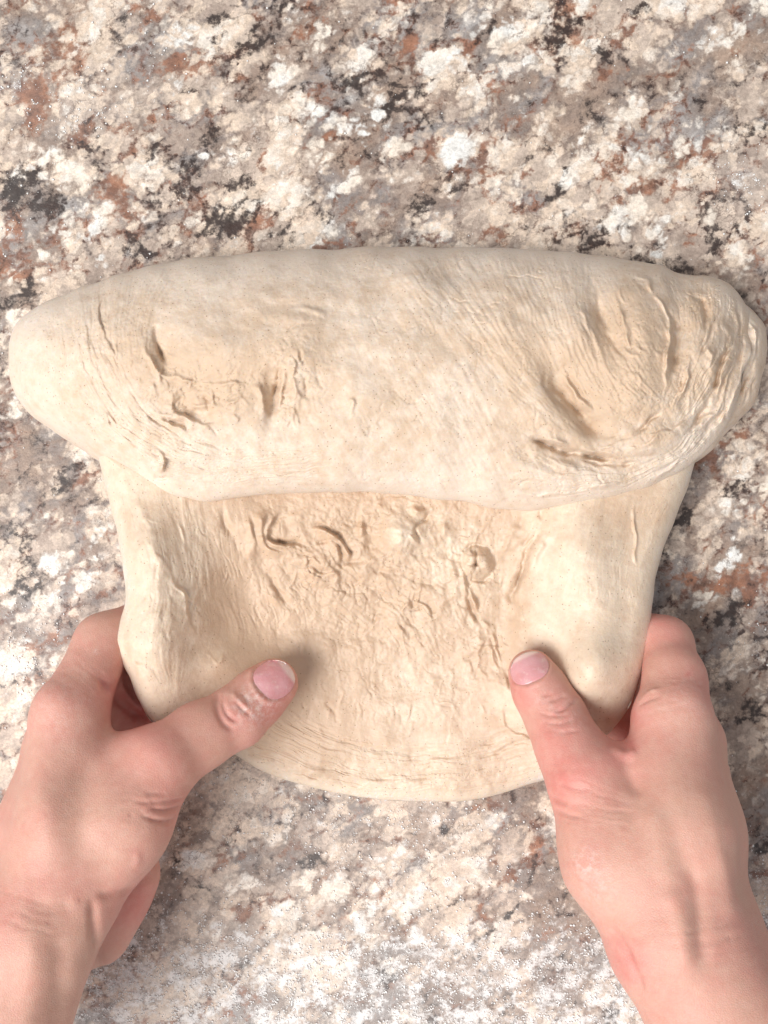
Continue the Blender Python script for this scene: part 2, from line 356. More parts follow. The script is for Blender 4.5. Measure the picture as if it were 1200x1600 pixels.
X, Y, Z = P(GX, GY, 0 * GX)
Vt = np.stack([X, Y, Z], -1).reshape(-1, 3)
n, m = GX.shape
ring = np.concatenate([np.arange(m), np.arange(1, n) * m + m - 1, (n - 1) * m + np.arange(m - 2, -1, -1), np.arange(n - 2, 0, -1) * m])
Vb = Vt[ring].copy(); Vb[:, 2] = -0.035; o0 = len(Vt); k = len(ring)
side = np.stack([ring, o0 + np.arange(k), o0 + (np.arange(k) + 1) % k, ring[(np.arange(k) + 1) % k]], 1)
cn = Vb[[0, m - 1, m - 1 + n - 1, 2 * (m - 1) + n - 1]]; 
V = np.vstack([Vt, Vb]); F = np.vstack([gridF(n, m, flip=True), side, [[o0, o0 + m - 1, o0 + m + n - 2, o0 + 2 * m + n - 3]]])
at = {a: np.concatenate([v.ravel(), np.zeros(k)]) for a, v in attrs.items()}
ct = mesh_np('countertop', V, F, M_gran, attrs=at); ct['kind'] = 'structure'

# ------------------------------------------------------------------ dough: stretched flap
FL = [(150,700),(158,735),(172,790),(184,840),(192,885),(196,925),(190,962),(179,992),(178,1006),(186,1028),(200,1055),(215,1090),(240,1130),(300,1152),
      (365,1178),(400,1200),(450,1220),(520,1238),(600,1250),(680,1253)]
FR = [(1092,700),(1076,758),(1054,812),(1036,860),(1024,908),(1018,958),(1010,1015),(997,1066),(982,1105),(962,1135),(945,1152),(920,1170),(885,1196),
      (858,1216),(828,1225),(790,1238),(740,1250),(690,1254)]
fl_ = spline(FL, 6); fr_ = spline(FR, 6); outl = np.vstack([fl_, fr_[::-1]])
rows, cols = 430, 640
ty = np.linspace(0, 1, rows); ys = 700 + (1252.5 - 700) * (0.72 * ty + 0.28 * np.sin(ty * np.pi / 2))
def mono(a, yy):
    y = np.maximum.accumulate(a[:, 1] + np.arange(len(a)) * 1e-6); return np.interp(yy, y, a[:, 0])
xl = mono(fl_, ys) + 2.5 * fbm(ys / 40, ys * 0, 1, 311) * sm(1252, 1200, ys); xr = mono(fr_, ys) + 2.0 * fbm(ys / 40, ys * 0 + 4, 1, 315) * sm(1252, 1200, ys)
tc = np.linspace(0, 1, cols); sc_ = 0.7 * tc + 0.3 * (0.5 - 0.5 * np.cos(np.pi * tc))
FX = xl[:, None] + (xr - xl)[:, None] * sc_[None]; FY = np.repeat(ys[:, None], cols, 1)
def rbf(X, Y, pts, sig=70):
    num = 0; den = 0
    for x, y, z in pts:
        g = np.exp(-((X - x) ** 2 + (Y - y) ** 2) / (2 * sig * sig)) + 1e-7; num = num + g * z; den = den + g
    return num / den
ZT = [(200,720,32),(300,720,30),(600,720,24),(900,720,30),(1060,720,32),(170,780,34),(250,800,34),(340,800,30),(430,800,25),(550,800,25),(650,800,26),(760,800,26),
 (840,800,27),(920,790,34),(1000,800,34),(220,880,38),(290,900,35),(370,900,27),(460,900,22),(560,880,24),(650,880,26),(740,890,25),(800,890,24),(860,880,32),
 (930,880,37),(1000,880,36),(220,960,42),(290,970,37),(370,980,25),(460,990,18),(560,980,20),(660,980,22),(760,980,21),(860,970,33),(930,970,41),(1000,970,40),
 (200,1040,43),(260,1050,40),(330,1060,30),(400,1070,22),(480,1070,16),(600,1070,17),(700,1070,18),(780,1070,21),(860,1060,34),(930,1055,46),(985,1060,42),
 (260,1110,38),(340,1130,24),(450,1150,14),(600,1150,15),(750,1150,16),(850,1150,20),(930,1120,40),(960,1120,36),(400,1200,11),(600,1230,11),(800,1200,12),(880,1180,16)]
zt = rbf(FX, FY, ZT, 38)
zt -= 5.0 * gau(FX, FY, 590, 960, 210, 190) 
zt += 8 * gau(FX, FY, 905, 870, 60, 110, -5) - 4 * gau(FX, FY, 790, 930, 26, 110, 6) + 3.0 * gau(FX, FY, 350, 1035, 40, 24, -30)
zt += 12 * gau(FX, FY, 925, 1050, 52, 70, 10) - 2.5 * gau(FX, FY, 866, 1030, 26, 30) - 2.0 * gau(FX, FY, 905, 970, 30, 50)
zt += 9 * gau(FX, FY, 245, 1000, 52, 85, 8) + 8 * gau(FX, FY, 238, 870, 42, 75, -8) - 5 * gau(FX, FY, 385, 930, 46, 110, -14)
H = np.zeros(FX.shape); WOB[0] = 5.0
# lower right: overlapping pale smooth corner below the thumb
stroke(H, FX, FY, [(870,1150),(830,1150),(800,1142),(788,1120),(792,1085)], 4, -1.6, 'step')
# valley between the centre and the right lobe
stroke(H, FX, FY, [(850,795),(838,820),(822,850),(810,890),(802,940),(800,975)], 7, -3.2, taper=.2)
stroke(H, FX, FY, [(868,800),(848,840),(832,870),(822,920)], 9, 1.6)
stroke(H, FX, FY, [(815,800),(800,840),(790,870)], 14, 2.2)
stroke(H, FX, FY, [(845,792),(838,830),(815,870),(800,940)], 3, 2.2, 'step')
# torn seam running down to the right thumb
stroke(H, FX, FY, [(716,862),(722,885),(734,915),(738,950),(752,985),(772,1010),(782,1050),(792,1085)], 4, -2.0)
stroke(H, FX, FY, [(716,855),(724,890),(742,930),(748,960)], 5, 2.0, 'step')
stroke(H, FX, FY, [(740,960),(765,985),(778,1015),(788,1060),(800,1090)], 5, 2.6, 'step')
stroke(H, FX, FY, [(738,985),(752,1000),(772,990),(766,978)], 3, 1.4, taper=.1)
# knob
for x, y, r, a in [(735,872,12,4.6),(752,870,12,5.2),(760,885,10,4.2),(742,890,13,4.6),(730,885,9,3.4)]: H += a * gau(FX, FY, x, y, r * .8) ** 0.8
stroke(H, FX, FY, [(722,862),(742,850),(768,862),(772,884),(755,905),(736,902)], 3, -1.5, taper=.05)
stroke(H, FX, FY, [(748,858),(746,885)], 2, -1.6); stroke(H, FX, FY, [(728,880),(756,880)], 1.8, -0.9)
# bubbles
for x, y, r, a in [(470,998,12,1.2),(492,1046,9,1.0),(455,962,8,.9),(515,1012,7,.9),(505,1096,9,.8),(430,940,6,.8),(560,1060,8,.7),(600,1150,12,1.0),(690,1105,8,.7)]: H += a * gau(FX, FY, x, y, r) ** .7
H += 8.5 * gau(FX, FY, 628, 835, 24, 26) ** 0.7 + 3.0 * gau(FX, FY, 818, 1112, 26, 34) - 2.0 * gau(FX, FY, 590, 850, 16, 26) - 1.4 * gau(FX, FY, 655, 862, 20, 14)
stroke(H, FX, FY, [(645,790),(662,800),(678,790)], 5, 2.0); stroke(H, FX, FY, [(670,785),(665,810),(650,830),(660,860)], 3, -1.3)
# curled folds in the middle
for pts, w_, a, kd in [
 ([(440,795),(425,815),(422,838),(445,850),(475,852),(505,850)],4.2,3.0,'step'), ([(430,835),(450,852),(490,848),(520,838)],3.6,-2.0,'line'),
 ([(470,828),(500,828),(528,842),(545,862),(552,875)],3.8,3.2,'step'), ([(500,832),(525,850),(540,875),(575,875)],3.6,-2.5,'line'),
 ([(495,845),(512,838),(525,850),(520,866),(500,868)],6.0,2.3,'line'), ([(520,870),(545,885),(560,905),(548,915)],3.6,-1.8,'line'),
 ([(470,860),(500,880),(530,900),(515,915),(480,905)],6.0,1.6,'line'), ([(480,875),(505,895),(535,892)],3.6,1.8,'step'),
 ([(420,800),(412,820),(420,850),(450,870)],3.6,1.8,'step'), ([(575,875),(610,895),(650,905),(685,915)],4.8,-1.5,'line'),
 ([(395,845),(410,880),(430,920),(465,960)],6.0,-1.4,'line'), ([(385,800),(400,850),(425,900)],4.8,1.3,'step'),
 ([(345,790),(360,830),(372,870)],6.0,-1.1,'line'),
 ([(600,950),(630,985),(640,1000),(610,992)],3.6,1.4,'step'), ([(560,930),(590,945),(600,970)],3.6,-1.1,'line'), ([(640,930),(670,950),(680,985)],3.6,1.1,'step'),
 ([(575,790),(560,820),(570,860),(600,880)],4.8,1.5,'line'), ([(690,800),(700,850),(710,900),(712,960)],6.0,1.5,'line'),
 # left lobe
 ([(242,862),(262,885),(280,915),(292,940),(296,965),(305,990)],3.0,1.5,'step'), ([(262,790),(285,830),(292,870)],2.6,0.6,'line'),
 ([(200,760),(225,800),(240,850),(250,900)],7,0.5,'line'), ([(270,905),(290,932),(300,942)],2.2,0.8,'line'),
 ([(186,1000),(215,1030),(250,1050)],6,-0.9,'line'), ([(318,1020),(340,1040),(352,1025)],3,0.6,'line'),
 ([(985,780),(990,830),(992,870),(1000,890)],2.2,0.8,'line'),
 # folded rim along the bottom
 ([(400,1160),(470,1188),(560,1206),(660,1210),(760,1192),(850,1165)],9,-0.5,'line'), ([(420,1180),(500,1205),(600,1218),(700,1218),(790,1195)],8,0.5,'line'),
 ([(470,1130),(560,1165),(680,1180),(760,1165),(800,1155)],5,-0.8,'line'), ([(380,1175),(450,1205),(540,1226)],3,-0.9,'line'),
 ([(700,1190),(760,1180),(810,1160),(850,1150)],4,-1.1,'line')]:
    stroke(H, FX, FY, pts, w_, a, kd)
def flecks(H, X, Y, x0, y0, rx, ry, ang, n, seed, amp=0.9, spread=40, L=(14, 46)):
    rs = np.random.RandomState(seed)
    for _ in range(n):
        x = x0 + rx * rs.randn() * .6; y = y0 + ry * rs.randn() * .6; a = R(ang + spread * rs.randn()); l = rs.uniform(*L); b = a + R(rs.uniform(-50, 50))
        p = [(x, y), (x + l * .5 * math.cos(a), y + l * .5 * math.sin(a)), (x + l * .5 * (math.cos(a) + math.cos(b)), y + l * .5 * (math.sin(a) + math.sin(b)))]
        stroke(H, X, Y, p, rs.uniform(1.6, 3.0), amp * rs.uniform(.4, 1.3) * rs.choice([1, 1, -1]), rs.choice(['line', 'step']), n=3)
flecks(H, FX, FY, 530, 860, 110, 60, 60, 40, 1, .75); flecks(H, FX, FY, 660, 960, 90, 90, 70, 36, 2, .6); flecks(H, FX, FY, 740, 880, 40, 60, 80, 20, 3, .7)
flecks(H, FX, FY, 600, 1215, 220, 22, 5, 24, 4, .3, 15); flecks(H, FX, FY, 620, 1080, 150, 70, 80, 40, 5, 0.35); flecks(H, FX, FY, 260, 900, 60, 110, 80, 24, 6, 0.25, 10)
flecks(H, FX, FY, 760, 1010, 24, 60, 70, 14, 7, .8)
combed(H, FX, FY, [(150,710),(180,830),(188,920),(180,1000),(215,1080)], [(330,780),(350,880),(330,960),(300,1040),(290,1100)], 9, 0.55, 1)
combed(H, FX, FY, [(230,770),(270,870),(300,980)], [(420,790),(440,900),(470,1000)], 9, 0.6, 2, 0.8)
combed(H, FX, FY, [(380,790),(410,880),(470,960),(560,1010)], [(560,790),(620,900),(680,960),(720,1030)], 9, 0.95, 3, 0.5, 3)
combed(H, FX, FY, [(350,1180),(460,1215),(560,1238),(680,1244),(860,1224)], [(440,1090),(520,1140),(620,1160),(720,1150),(840,1110)], 14, 0.8, 4, 0.6, 4)
combed(H, FX, FY, [(860,780),(850,860),(840,960)], [(1080,780),(1025,870),(1005,970)], 9, 0.5, 5, 0.5)
combed(H, FX, FY, [(600,790),(610,880),(660,980)], [(810,790),(790,880),(790,990)], 9, 0.8, 6, 0.5, 3)
combed(H, FX, FY, [(420,1020),(440,1070),(430,1130)], [(780,1000),(770,1060),(750,1130)], 20, 0.35, 7, 0.5, 2)
cen = gau(FX, FY, 590, 870, 200, 120) + 0.32 * gau(FX, FY, 660, 1050, 170, 110) + 0.35 * gau(FX, FY, 600, 1220, 300, 40)
cen = np.clip(cen, 0.05, 1.1) * (1 - 0.9 * sm(800, 850, FX + (FY - 900) * 0.05) * (FY < 1150)) * sm(330, 420, FX)
H += cen * (0.55 * creases(FX, FY, 34, 50, 41, .09) + 0.7 * creases(FX, FY, 54, 70, 45, 0.05) + 0.25 * creases(FX, FY, 14, 30, 49, 0.1))
H += cen * (1.6 * fbm(FX / 30 + 0.8 * fbm(FX / 40, FY / 40, 2, 8), FY / 30, 3, 43) + 3.6 * fbm(FX / 60, FY / 60, 2, 49) + 0.7 * fbm(FX / 10, FY / 10, 3, 46))
H += 0.9 * fbm(FX / 90, FY / 90, 3, 50) + 0.16 * fbm(FX / 7, FY / 7, 3, 47) * (0.5 + cen)
Dd, _, _ = polydist(FX, FY, outl[::3], closed=True)
# thickness and rounded edge
T = rbf(FX, FY, [(230,950,15),(300,950,20),(300,800,22),(950,1000,17),(950,800,22),(600,1100,30),(600,800,30),(600,1230,20),(860,1180,20),(220,1060,14),(990,1090,16)], 80)
zb = np.maximum(zt - T, 0.4)
zm = zb + (zt - zb) * 0.45
rr = 15 + 0.9 * (zt - zb)
f = np.sqrt(np.clip(1 - (1 - np.clip(Dd / rr, 0, 1)) ** 2, 0, 1))
f[0] = 0; f[-1] = 0; f[:, 0] = 0; f[:, -1] = 0
ftop = zm + (zt - zm) * f + H * sm(0, 0.6, f)
# pressed by the thumbs
ftop += 12.0 * gau(FX, FY, 392, 1095, 84, 44, -38) - 1.0 * gau(FX, FY, 425, 1075, 46, 42, -38) + 2.0 * gau(FX, FY, 850, 1090, 44, 60) - 2.5 * gau(FX, FY, 835, 1050, 34, 36)
ftop = np.maximum(ftop, zm * 0 + 1.0)
X, Y, Z = P(FX, FY, ftop)
sub = (slice(None, None, 5), slice(None, None, 5))
ri = sorted(set(list(range(0, rows, 5)) + [rows - 1])); ci = sorted(set(list(range(0, cols, 5)) + [cols - 1]))
bz = (zm + (zb - zm) * f)[np.ix_(ri, ci)]; BX, BY, BZ = P(FX[np.ix_(ri, ci)], FY[np.ix_(ri, ci)], bz)
Vt = np.stack([X, Y, Z], -1).reshape(-1, 3); Vb = np.stack([BX, BY, BZ], -1).reshape(-1, 3)
flour = 0.16 + 0.52 * sm(795, 860, FX) * (FY > 0) + 0.60 * sm(400, 280, FX) + 0.45 * sm(20, 0, Dd) + 0.7 * gau(FX, FY, 628, 832, 32) + 0.5 * gau(FX, FY, 816, 1112, 28, 34) + 0.4 * sm(1120, 1240, FY) + 0.35 * gau(FX, FY, 720, 860, 80, 60) - 0.35 * gau(FX, FY, 420, 1000, 170, 130) - .3 * gau(FX, FY, 250, 800, 110, 60) - 0.4 * gau(FX, FY, 1000, 790, 80, 60) + 0.3 * gau(FX, FY, 640, 1080, 160, 90)
dg = empty('bread_dough', (0, 0, 0), 'large pale floured bread dough folded over at the top on the speckled countertop', 'dough')
flap = mesh_np('stretched_flap', np.vstack([Vt, Vb]), np.vstack([gridF(rows, cols), gridF(len(ri), len(ci), len(Vt), True)]), M_flap, dg,
               dict(flour=np.concatenate([flour.ravel(), np.full(len(Vb), .3)])))
flap['label'] = 'moist crumpled flap pulled out by the hands'

# ------------------------------------------------------------------ dough: rolled fold
RT = [(13,560),(15,532),(28,502),(60,478),(100,461),(128,447),(160,438),(180,430),(250,412),(330,401),(420,393),(500,389),(600,386),(700,386),(800,388),(880,393),
      (950,401),(1010,411),(1034,414),(1058,427),(1084,430),(1104,431),(1135,441),(1152,456),(1164,474),(1172,486),(1176,500),(1180,520)]
RB = [(13,560),(18,602),(42,642),(84,676),(130,701),(150,718),(200,747),(250,768),(300,780),(340,782),(390,775),(450,771),(550,769),(650,775),(720,785),(780,795),
      (830,797),(880,791),(940,781),(1000,765),(1050,743),(1090,716),(1116,690),(1140,655),(1156,612),(1160,585),(1172,560),(1180,535)]
rt = spline(RT, 6); rb = spline(RB, 6)
nx_, ny_ = 820, 330
tx = np.linspace(0, 1, nx_); xs = 13 + (1174 - 13) * (0.55 * tx + 0.45 * (0.5 - 0.5 * np.cos(np.pi * tx)))
def mx(a, xx):
    x = np.maximum.accumulate(a[:, 0] + np.arange(len(a)) * 1e-6); return np.interp(xx, x, a[:, 1])
yt = mx(rt, xs) + 3.0 * fbm(xs / 55, xs * 0, 1, 301) * sm(13, 80, xs); yb = mx(rb, xs) + 4.0 * fbm(xs / 50, xs * 0 + 3, 1, 305) * sm(13, 80, xs)
tv = np.linspace(-1, 1, ny_); tv = 0.45 * tv + 0.55 * np.sin(tv * np.pi / 2)
RX = np.repeat(xs[:, None], ny_, 1); RY = ((yt + yb) / 2)[:, None] + ((yb - yt) / 2)[:, None] * tv[None]
RY[0] += 0; T2 = np.repeat(tv[None], nx_, 0)
aL = np.clip((RX - 13) / 250, 0, 1); aR = np.clip((1174 - RX) / 150, 0, 1)
endf = np.sqrt(np.clip(1 - (1 - aL) ** 2, 0, 1)) * np.sqrt(np.clip(1 - (1 - aR) ** 2, 0, 1))
zedge = 15 + 17 * sm(-0.3, 1.0, T2) * sm(120, 300, RX)
prof = np.clip(1 - np.abs(T2) ** 2.5, 0, 1) ** (1 / 1.75)
ztop = 50 + 5 * np.sin((RX - 200) / 1000 * np.pi)
HR = np.zeros(RX.shape)
# broad swells and hollows
for x, y, rx, ry, an, a in [(655,440,46,34,20,3.2),(722,455,34,60,25,-3.2),(600,470,40,50,0,-2.0),(345,540,70,46,0,4.5),(258,545,30,46,-10,-4.0),(300,625,50,30,0,-1.5),(470,560,30,44,-5,3.2),
   (425,610,14,42,8,-4.0),(300,640,34,18,10,-3.6),(345,640,44,20,0,2.0),(880,600,24,60,38*-1,-4.5),(925,665,30,18,35,-5.5),(945,510,20,60,-20,-4.5),(900,500,30,50,-20,2.4),
   (985,600,44,44,0,5.0),(1000,500,24,60,-12,3.6),(1062,520,18,66,-4,-4.5),(1095,480,24,40,20,-3.8),(1120,560,30,60,-24,3.4),(1020,690,60,22,-10,3.2),(860,640,34,40,-30,2.6),
   (900,720,60,16,8,-3.5),(880,745,90,22,4,2.6),(150,560,90,70,0,2.0),(560,650,160,80,0,2.6),(200,740,40,18,30,-2.0),(230,715,20,14,30,3.0),(1110,700,40,20,-40,-2.5),
   (800,500,60,70,-20,1.8),(1150,500,16,36,-20,-3.0),(1140,590,12,40,25,-2.6),(1075,440,40,14,20,-2.2),(130,455,30,10,-20,-2.0),(460,500,26,24,0,2.4),(455,480,40,12,0,-1.6)]:
    HR += a * gau(RX, RY, x, y, rx, ry, an)
for pts, w_, a, kd in [
 ([(224,520),(228,550),(250,582),(290,594),(330,600),(372,603),(392,600)],3.2,1.5,'line'),
 ([(392,598),(405,615),(412,640),(424,655)],4,1.7,'line'), ([(240,505),(248,540),(262,572)],5,-2.4,'line'),
 ([(438,568),(434,600),(428,630),(424,655)],4.5,-3.4,'line'), ([(446,575),(444,610),(436,650)],4,2.0,'step'),
 ([(260,640),(285,655),(310,662),(345,655)],3,2.6,'step'), ([(290,625),(308,640),(330,632),(345,640)],4.5,2.8,'line'), ([(245,655),(280,664),(300,672)],3.5,-2.6,'line'),
 ([(310,620),(325,632),(318,650)],4,-2.8,'line'), ([(300,600),(312,610),(330,606)],3,-1.6,'line'), ([(470,580),(475,600),(482,625)],3,-1.8,'line'),
 ([(455,590),(462,605),(470,622),(464,640)],3,1.6,'line'), ([(448,520),(470,505),(495,500)],3,-0.6,'line'), ([(436,505),(455,488),(490,485),(512,498)],4.5,0.7,'line'),
 ([(540,640),(552,625),(548,650),(560,660)],3,1.2,'line'),
 ([(160,462),(157,490),(166,530),(182,570)],2.2,0.9,'step'), ([(130,480),(138,540),(160,600),(200,660)],2.4,0.5,'step'),
 ([(120,520),(140,590),(178,650),(230,690)],2.4,-0.6,'line'), ([(200,600),(222,640),(262,672),(320,694),(380,712)],2.4,-1.2,'line'),
 ([(190,620),(220,664),(268,694),(330,716)],2.4,0.8,'step'), ([(150,640),(200,690),(240,712),(300,730),(360,742)],2.4,0.7,'step'),
 ([(225,712),(240,706),(256,712),(258,730),(236,738)],3,2.0,'line'), ([(236,742),(250,748),(262,744)],3,-2.0,'line'),
 # right-hand folds
 ([(1022,455),(1036,480),(1044,510),(1046,545),(1042,580),(1038,615)],3.0,3.0,'line'), ([(1034,470),(1052,510),(1056,550),(1048,600)],6,-3.2,'line'),
 ([(930,450),(938,490),(955,530),(978,565)],6,-2.4,'line'), ([(905,470),(920,510),(942,550)],4,1.6,'line'), ([(960,455),(972,500),(990,550)],5,1.8,'line'),
 ([(826,684),(850,692),(875,702),(905,708),(940,716),(980,722)],4.0,-6.0,'line'), ([(834,684),(875,702),(905,708),(950,718)],7,-2.0,'line'), ([(820,700),(870,722),(930,736)],10,2.2,'line'), ([(850,680),(890,694),(930,700)],5,2.0,'line'), ([(838,680),(870,688),(910,700),(945,706)],3,1.5,'line'), ([(900,716),(950,726),(1000,722)],3,-2.2,'line'),
 ([(858,572),(868,606),(892,638),(925,664)],8,-3.0,'line'), ([(866,596),(880,620),(904,646),(932,662)],4,-2.2,'line'), ([(884,590),(900,622),(930,648)],5,1.8,'line'), ([(850,575),(862,615),(890,655)],4,-1.6,'line'), ([(880,570),(895,605),(925,640),(945,655)],4,1.6,'step'),
 ([(958,690),(1000,672),(1020,655),(1040,640)],3.2,-2.6,'line'), ([(970,700),(1010,690),(1050,668),(1090,650)],3,1.4,'step'),
 ([(1148,520),(1134,550),(1122,580),(1112,615),(1098,650),(1078,682)],4,-4.5,'line'), ([(1160,530),(1148,570),(1130,620),(1108,660),(1080,700),(1040,730)],3.2,1.8,'step'),
 ([(1100,540),(1112,560),(1108,590)],4,1.6,'line'), ([(1076,450),(1096,470),(1106,500),(1100,520)],5,-1.8,'line'), ([(1128,452),(1150,478),(1158,510),(1150,525)],3,1.6,'step'), ([(1060,690),(1110,640),(1150,560),(1168,510)],3,-1.8,'line'), ([(1050,715),(1100,680),(1145,620),(1172,560)],3.5,1.6,'step'), ([(1090,560),(1110,530),(1130,490)],4,-1.6,'line'), ([(1120,500),(1140,530),(1128,570)],6,2.0,'line'),
 ([(1000,760),(1040,738),(1075,708)],3,1.4,'line'), ([(770,770),(860,772),(940,760),(1000,742),(1060,710)],3,0.9,'line'),
 ([(1060,520),(1075,560),(1070,600),(1050,640)],4,1.4,'line'), ([(990,432),(1010,436),(1024,458)],3,1.4,'line')]:
    stroke(HR, RX, RY, pts, w_, a, kd)
flecks(HR, RX, RY, 320, 630, 70, 30, 20, 34, 21, .6, 40, (10, 30)); flecks(HR, RX, RY, 455, 600, 26, 50, 80, 30, 22, .8, 20, (10, 34))
flecks(HR, RX, RY, 970, 530, 60, 70, 65, 36, 23, 0.5, 14); flecks(HR, RX, RY, 1100, 580, 40, 80, 105, 40, 24, 0.6, 14); flecks(HR, RX, RY, 940, 710, 90, 24, 8, 30, 25, 0.6, 12)
flecks(HR, RX, RY, 250, 665, 80, 30, 35, 34, 26, 0.5, 10); flecks(HR, RX, RY, 250, 550, 20, 40, 80, 20, 27, 0.9, 20, (10, 26)); flecks(HR, RX, RY, 150, 560, 40, 80, 70, 26, 28, 0.45, 10)
HR -= 3.0 * gau(RX, RY, 254, 556, 13, 26, -18) + 2.6 * gau(RX, RY, 308, 646, 16, 9, 0) + 3.2 * gau(RX, RY, 425, 640, 8, 20, 8) + 3.0 * gau(RX, RY, 882, 612, 14, 34, -38) + 3.0 * gau(RX, RY, 920, 668, 18, 9, 35) + 2.4 * gau(RX, RY, 890, 704, 44, 6, 12)
combed(HR, RX, RY, [(30,500),(50,600),(110,670),(200,735),(320,765),(560,755)], [(190,440),(200,560),(250,640),(320,680),(420,700),(560,690)], 44, 0.55, 11, 0.8, 4)
combed(HR, RX, RY, [(130,640),(210,710),(330,750),(520,745)], [(230,620),(300,675),(380,700),(520,690)], 20, 0.9, 12, 1.1, 4)
combed(HR, RX, RY, [(110,440),(120,540),(170,640)], [(380,400),(270,480),(240,580)], 26, 0.5, 13, 0.7, 3)
combed(HR, RX, RY, [(560,420),(680,520),(800,640),(900,700)], [(940,400),(940,500),(970,600),(1010,650)], 40, 0.6, 14, 0.8, 3)
combed(HR, RX, RY, [(1010,420),(1040,520),(1030,640)], [(1170,470),(1160,560),(1060,680)], 20, 0.9, 15, 0.9, 3)
combed(HR, RX, RY, [(800,680),(920,730),(1020,720),(1110,640)], [(840,790),(960,770),(1060,730),(1160,640)], 13, 1.0, 16, 0.9, 4)
combed(HR, RX, RY, [(860,540),(920,640),(1010,670)], [(960,460),(1000,560),(1040,630)], 14, 1.1, 17, 0.9, 3)
crm = gau(RX, RY, 320, 610, 100, 50) + gau(RX, RY, 460, 590, 45, 70) + 0.6 * gau(RX, RY, 990, 600, 80, 80)
HR += crm * (1.5 * fbm(RX / 20 + fbm(RX / 30, RY / 30, 2, 3), RY / 20, 4, 51) + 0.8 * creases(RX, RY, 16, 20, 52))
HR += 3.2 * fbm(RX / 120, RY / 100, 3, 53) + 0.45 * fbm(RX / 30, RY / 24, 4, 57) + 0.5 * creases(RX, RY, 40, 50, 66, 0.03) * sm(450, 600, RX)
ang = R(62); u_ = RX * math.cos(ang) + RY * math.sin(ang); v_ = -RX * math.sin(ang) + RY * math.cos(ang)
HR += 0.26 * fbm(u_ / 60, v_ / 7, 4, 59) * (0.4 + sm(450, 800, RX)) + 0.13 * fbm(RX / 5, RY / 5, 2, 61)
rz = zedge + (ztop - zedge) * prof * endf + HR * sm(0, 0.55, prof * endf) * 0.95
X, Y, Z = P(RX, RY, rz)
ri = sorted(set(list(range(0, nx_, 6)) + [nx_ - 1])); ci = sorted(set(list(range(0, ny_, 5)) + [ny_ - 1])); q = np.ix_(ri, ci)
und = zedge[q] * (1 - 0.96 * (prof * endf)[q] ** 0.7); BX, BY, BZ = P(RX[q], RY[q], und)
Vt = np.stack([X, Y, Z], -1).reshape(-1, 3); Vb = np.stack([BX, BY, BZ], -1).reshape(-1, 3)
flour = 0.46 + 0.4 * np.abs(T2) ** 3 + 0.25 * gau(RX, RY, 690, 740, 90, 40) - 0.45 * gau(RX, RY, 340, 590, 120, 60) - 0.45 * gau(RX, RY, 980, 540, 90, 100) - 0.5 * gau(RX, RY, 1095, 470, 30, 40) - .3 * gau(RX, RY, 900, 640, 60) + 0.2 * gau(RX, RY, 60, 540, 60, 90)  # less flour in the pits: moist tan plus depth shade painted into the colour
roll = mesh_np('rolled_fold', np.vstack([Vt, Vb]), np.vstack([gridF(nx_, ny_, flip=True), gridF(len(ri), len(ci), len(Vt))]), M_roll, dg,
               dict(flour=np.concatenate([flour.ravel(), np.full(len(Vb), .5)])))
roll['label'] = 'thick floured roll of folded dough'
# lower layer peeking out at the right end of the roll
LT = spline([(1040,455),(1090,452),(1130,462),(1165,476),(1186,496),(1196,512),(1199,540)], 6)
LB = spline([(1040,735),(1080,726),(1112,704),(1130,682),(1156,655),(1180,628),(1190,590),(1196,570),(1199,545)], 6)
nx_, ny_ = 150, 150; tx = np.linspace(0, 1, nx_); xs = 1040 + 159 * np.sin(tx * np.pi / 2)
yt = mx(LT, xs); yb = mx(LB, xs); tv = np.sin(np.linspace(-1, 1, ny_) * np.pi / 2)
LX = np.repeat(xs[:, None], ny_, 1); LY = ((yt + yb) / 2)[:, None] + ((yb - yt) / 2)[:, None] * tv[None]; T2 = np.repeat(tv[None], nx_, 0)
e2 = np.sqrt(np.clip(1 - (1 - np.clip((1199 - LX) / 30, 0, 1)) ** 2, 0, 1)) * np.clip(1 - np.abs(T2) ** 3, 0, 1) ** .5
hl = 9 + 17 * e2; hh = np.zeros(LX.shape)
bundle(hh, LX, LY, [(1160,480),(1180,540),(1150,640)], [(1196,510),(1196,560),(1170,635)], 24, 3, 1.6, 71)
stroke(hh, LX, LY, [(1172,490),(1182,520),(1180,560),(1168,600)], 4, -2.0)
hl += (hh + 1.5 * fbm(LX / 22, LY / 22, 3, 5)) * e2
X, Y, Z = P(LX, LY, hl); BX, BY, BZ = P(LX, LY, 9 * (1 - e2) + 0.3)
low = mesh_np('lower_layer', np.vstack([np.stack([X, Y, Z], -1).reshape(-1, 3), np.stack([BX, BY, BZ], -1).reshape(-1, 3)]),
              np.vstack([gridF(nx_, ny_, flip=True), gridF(nx_, ny_, nx_ * ny_)]), M_roll, dg, dict(flour=np.full(2 * nx_ * ny_, .75)))
low['label'] = 'lower layer of dough peeking out at the right end'

WOB[0] = 0.0
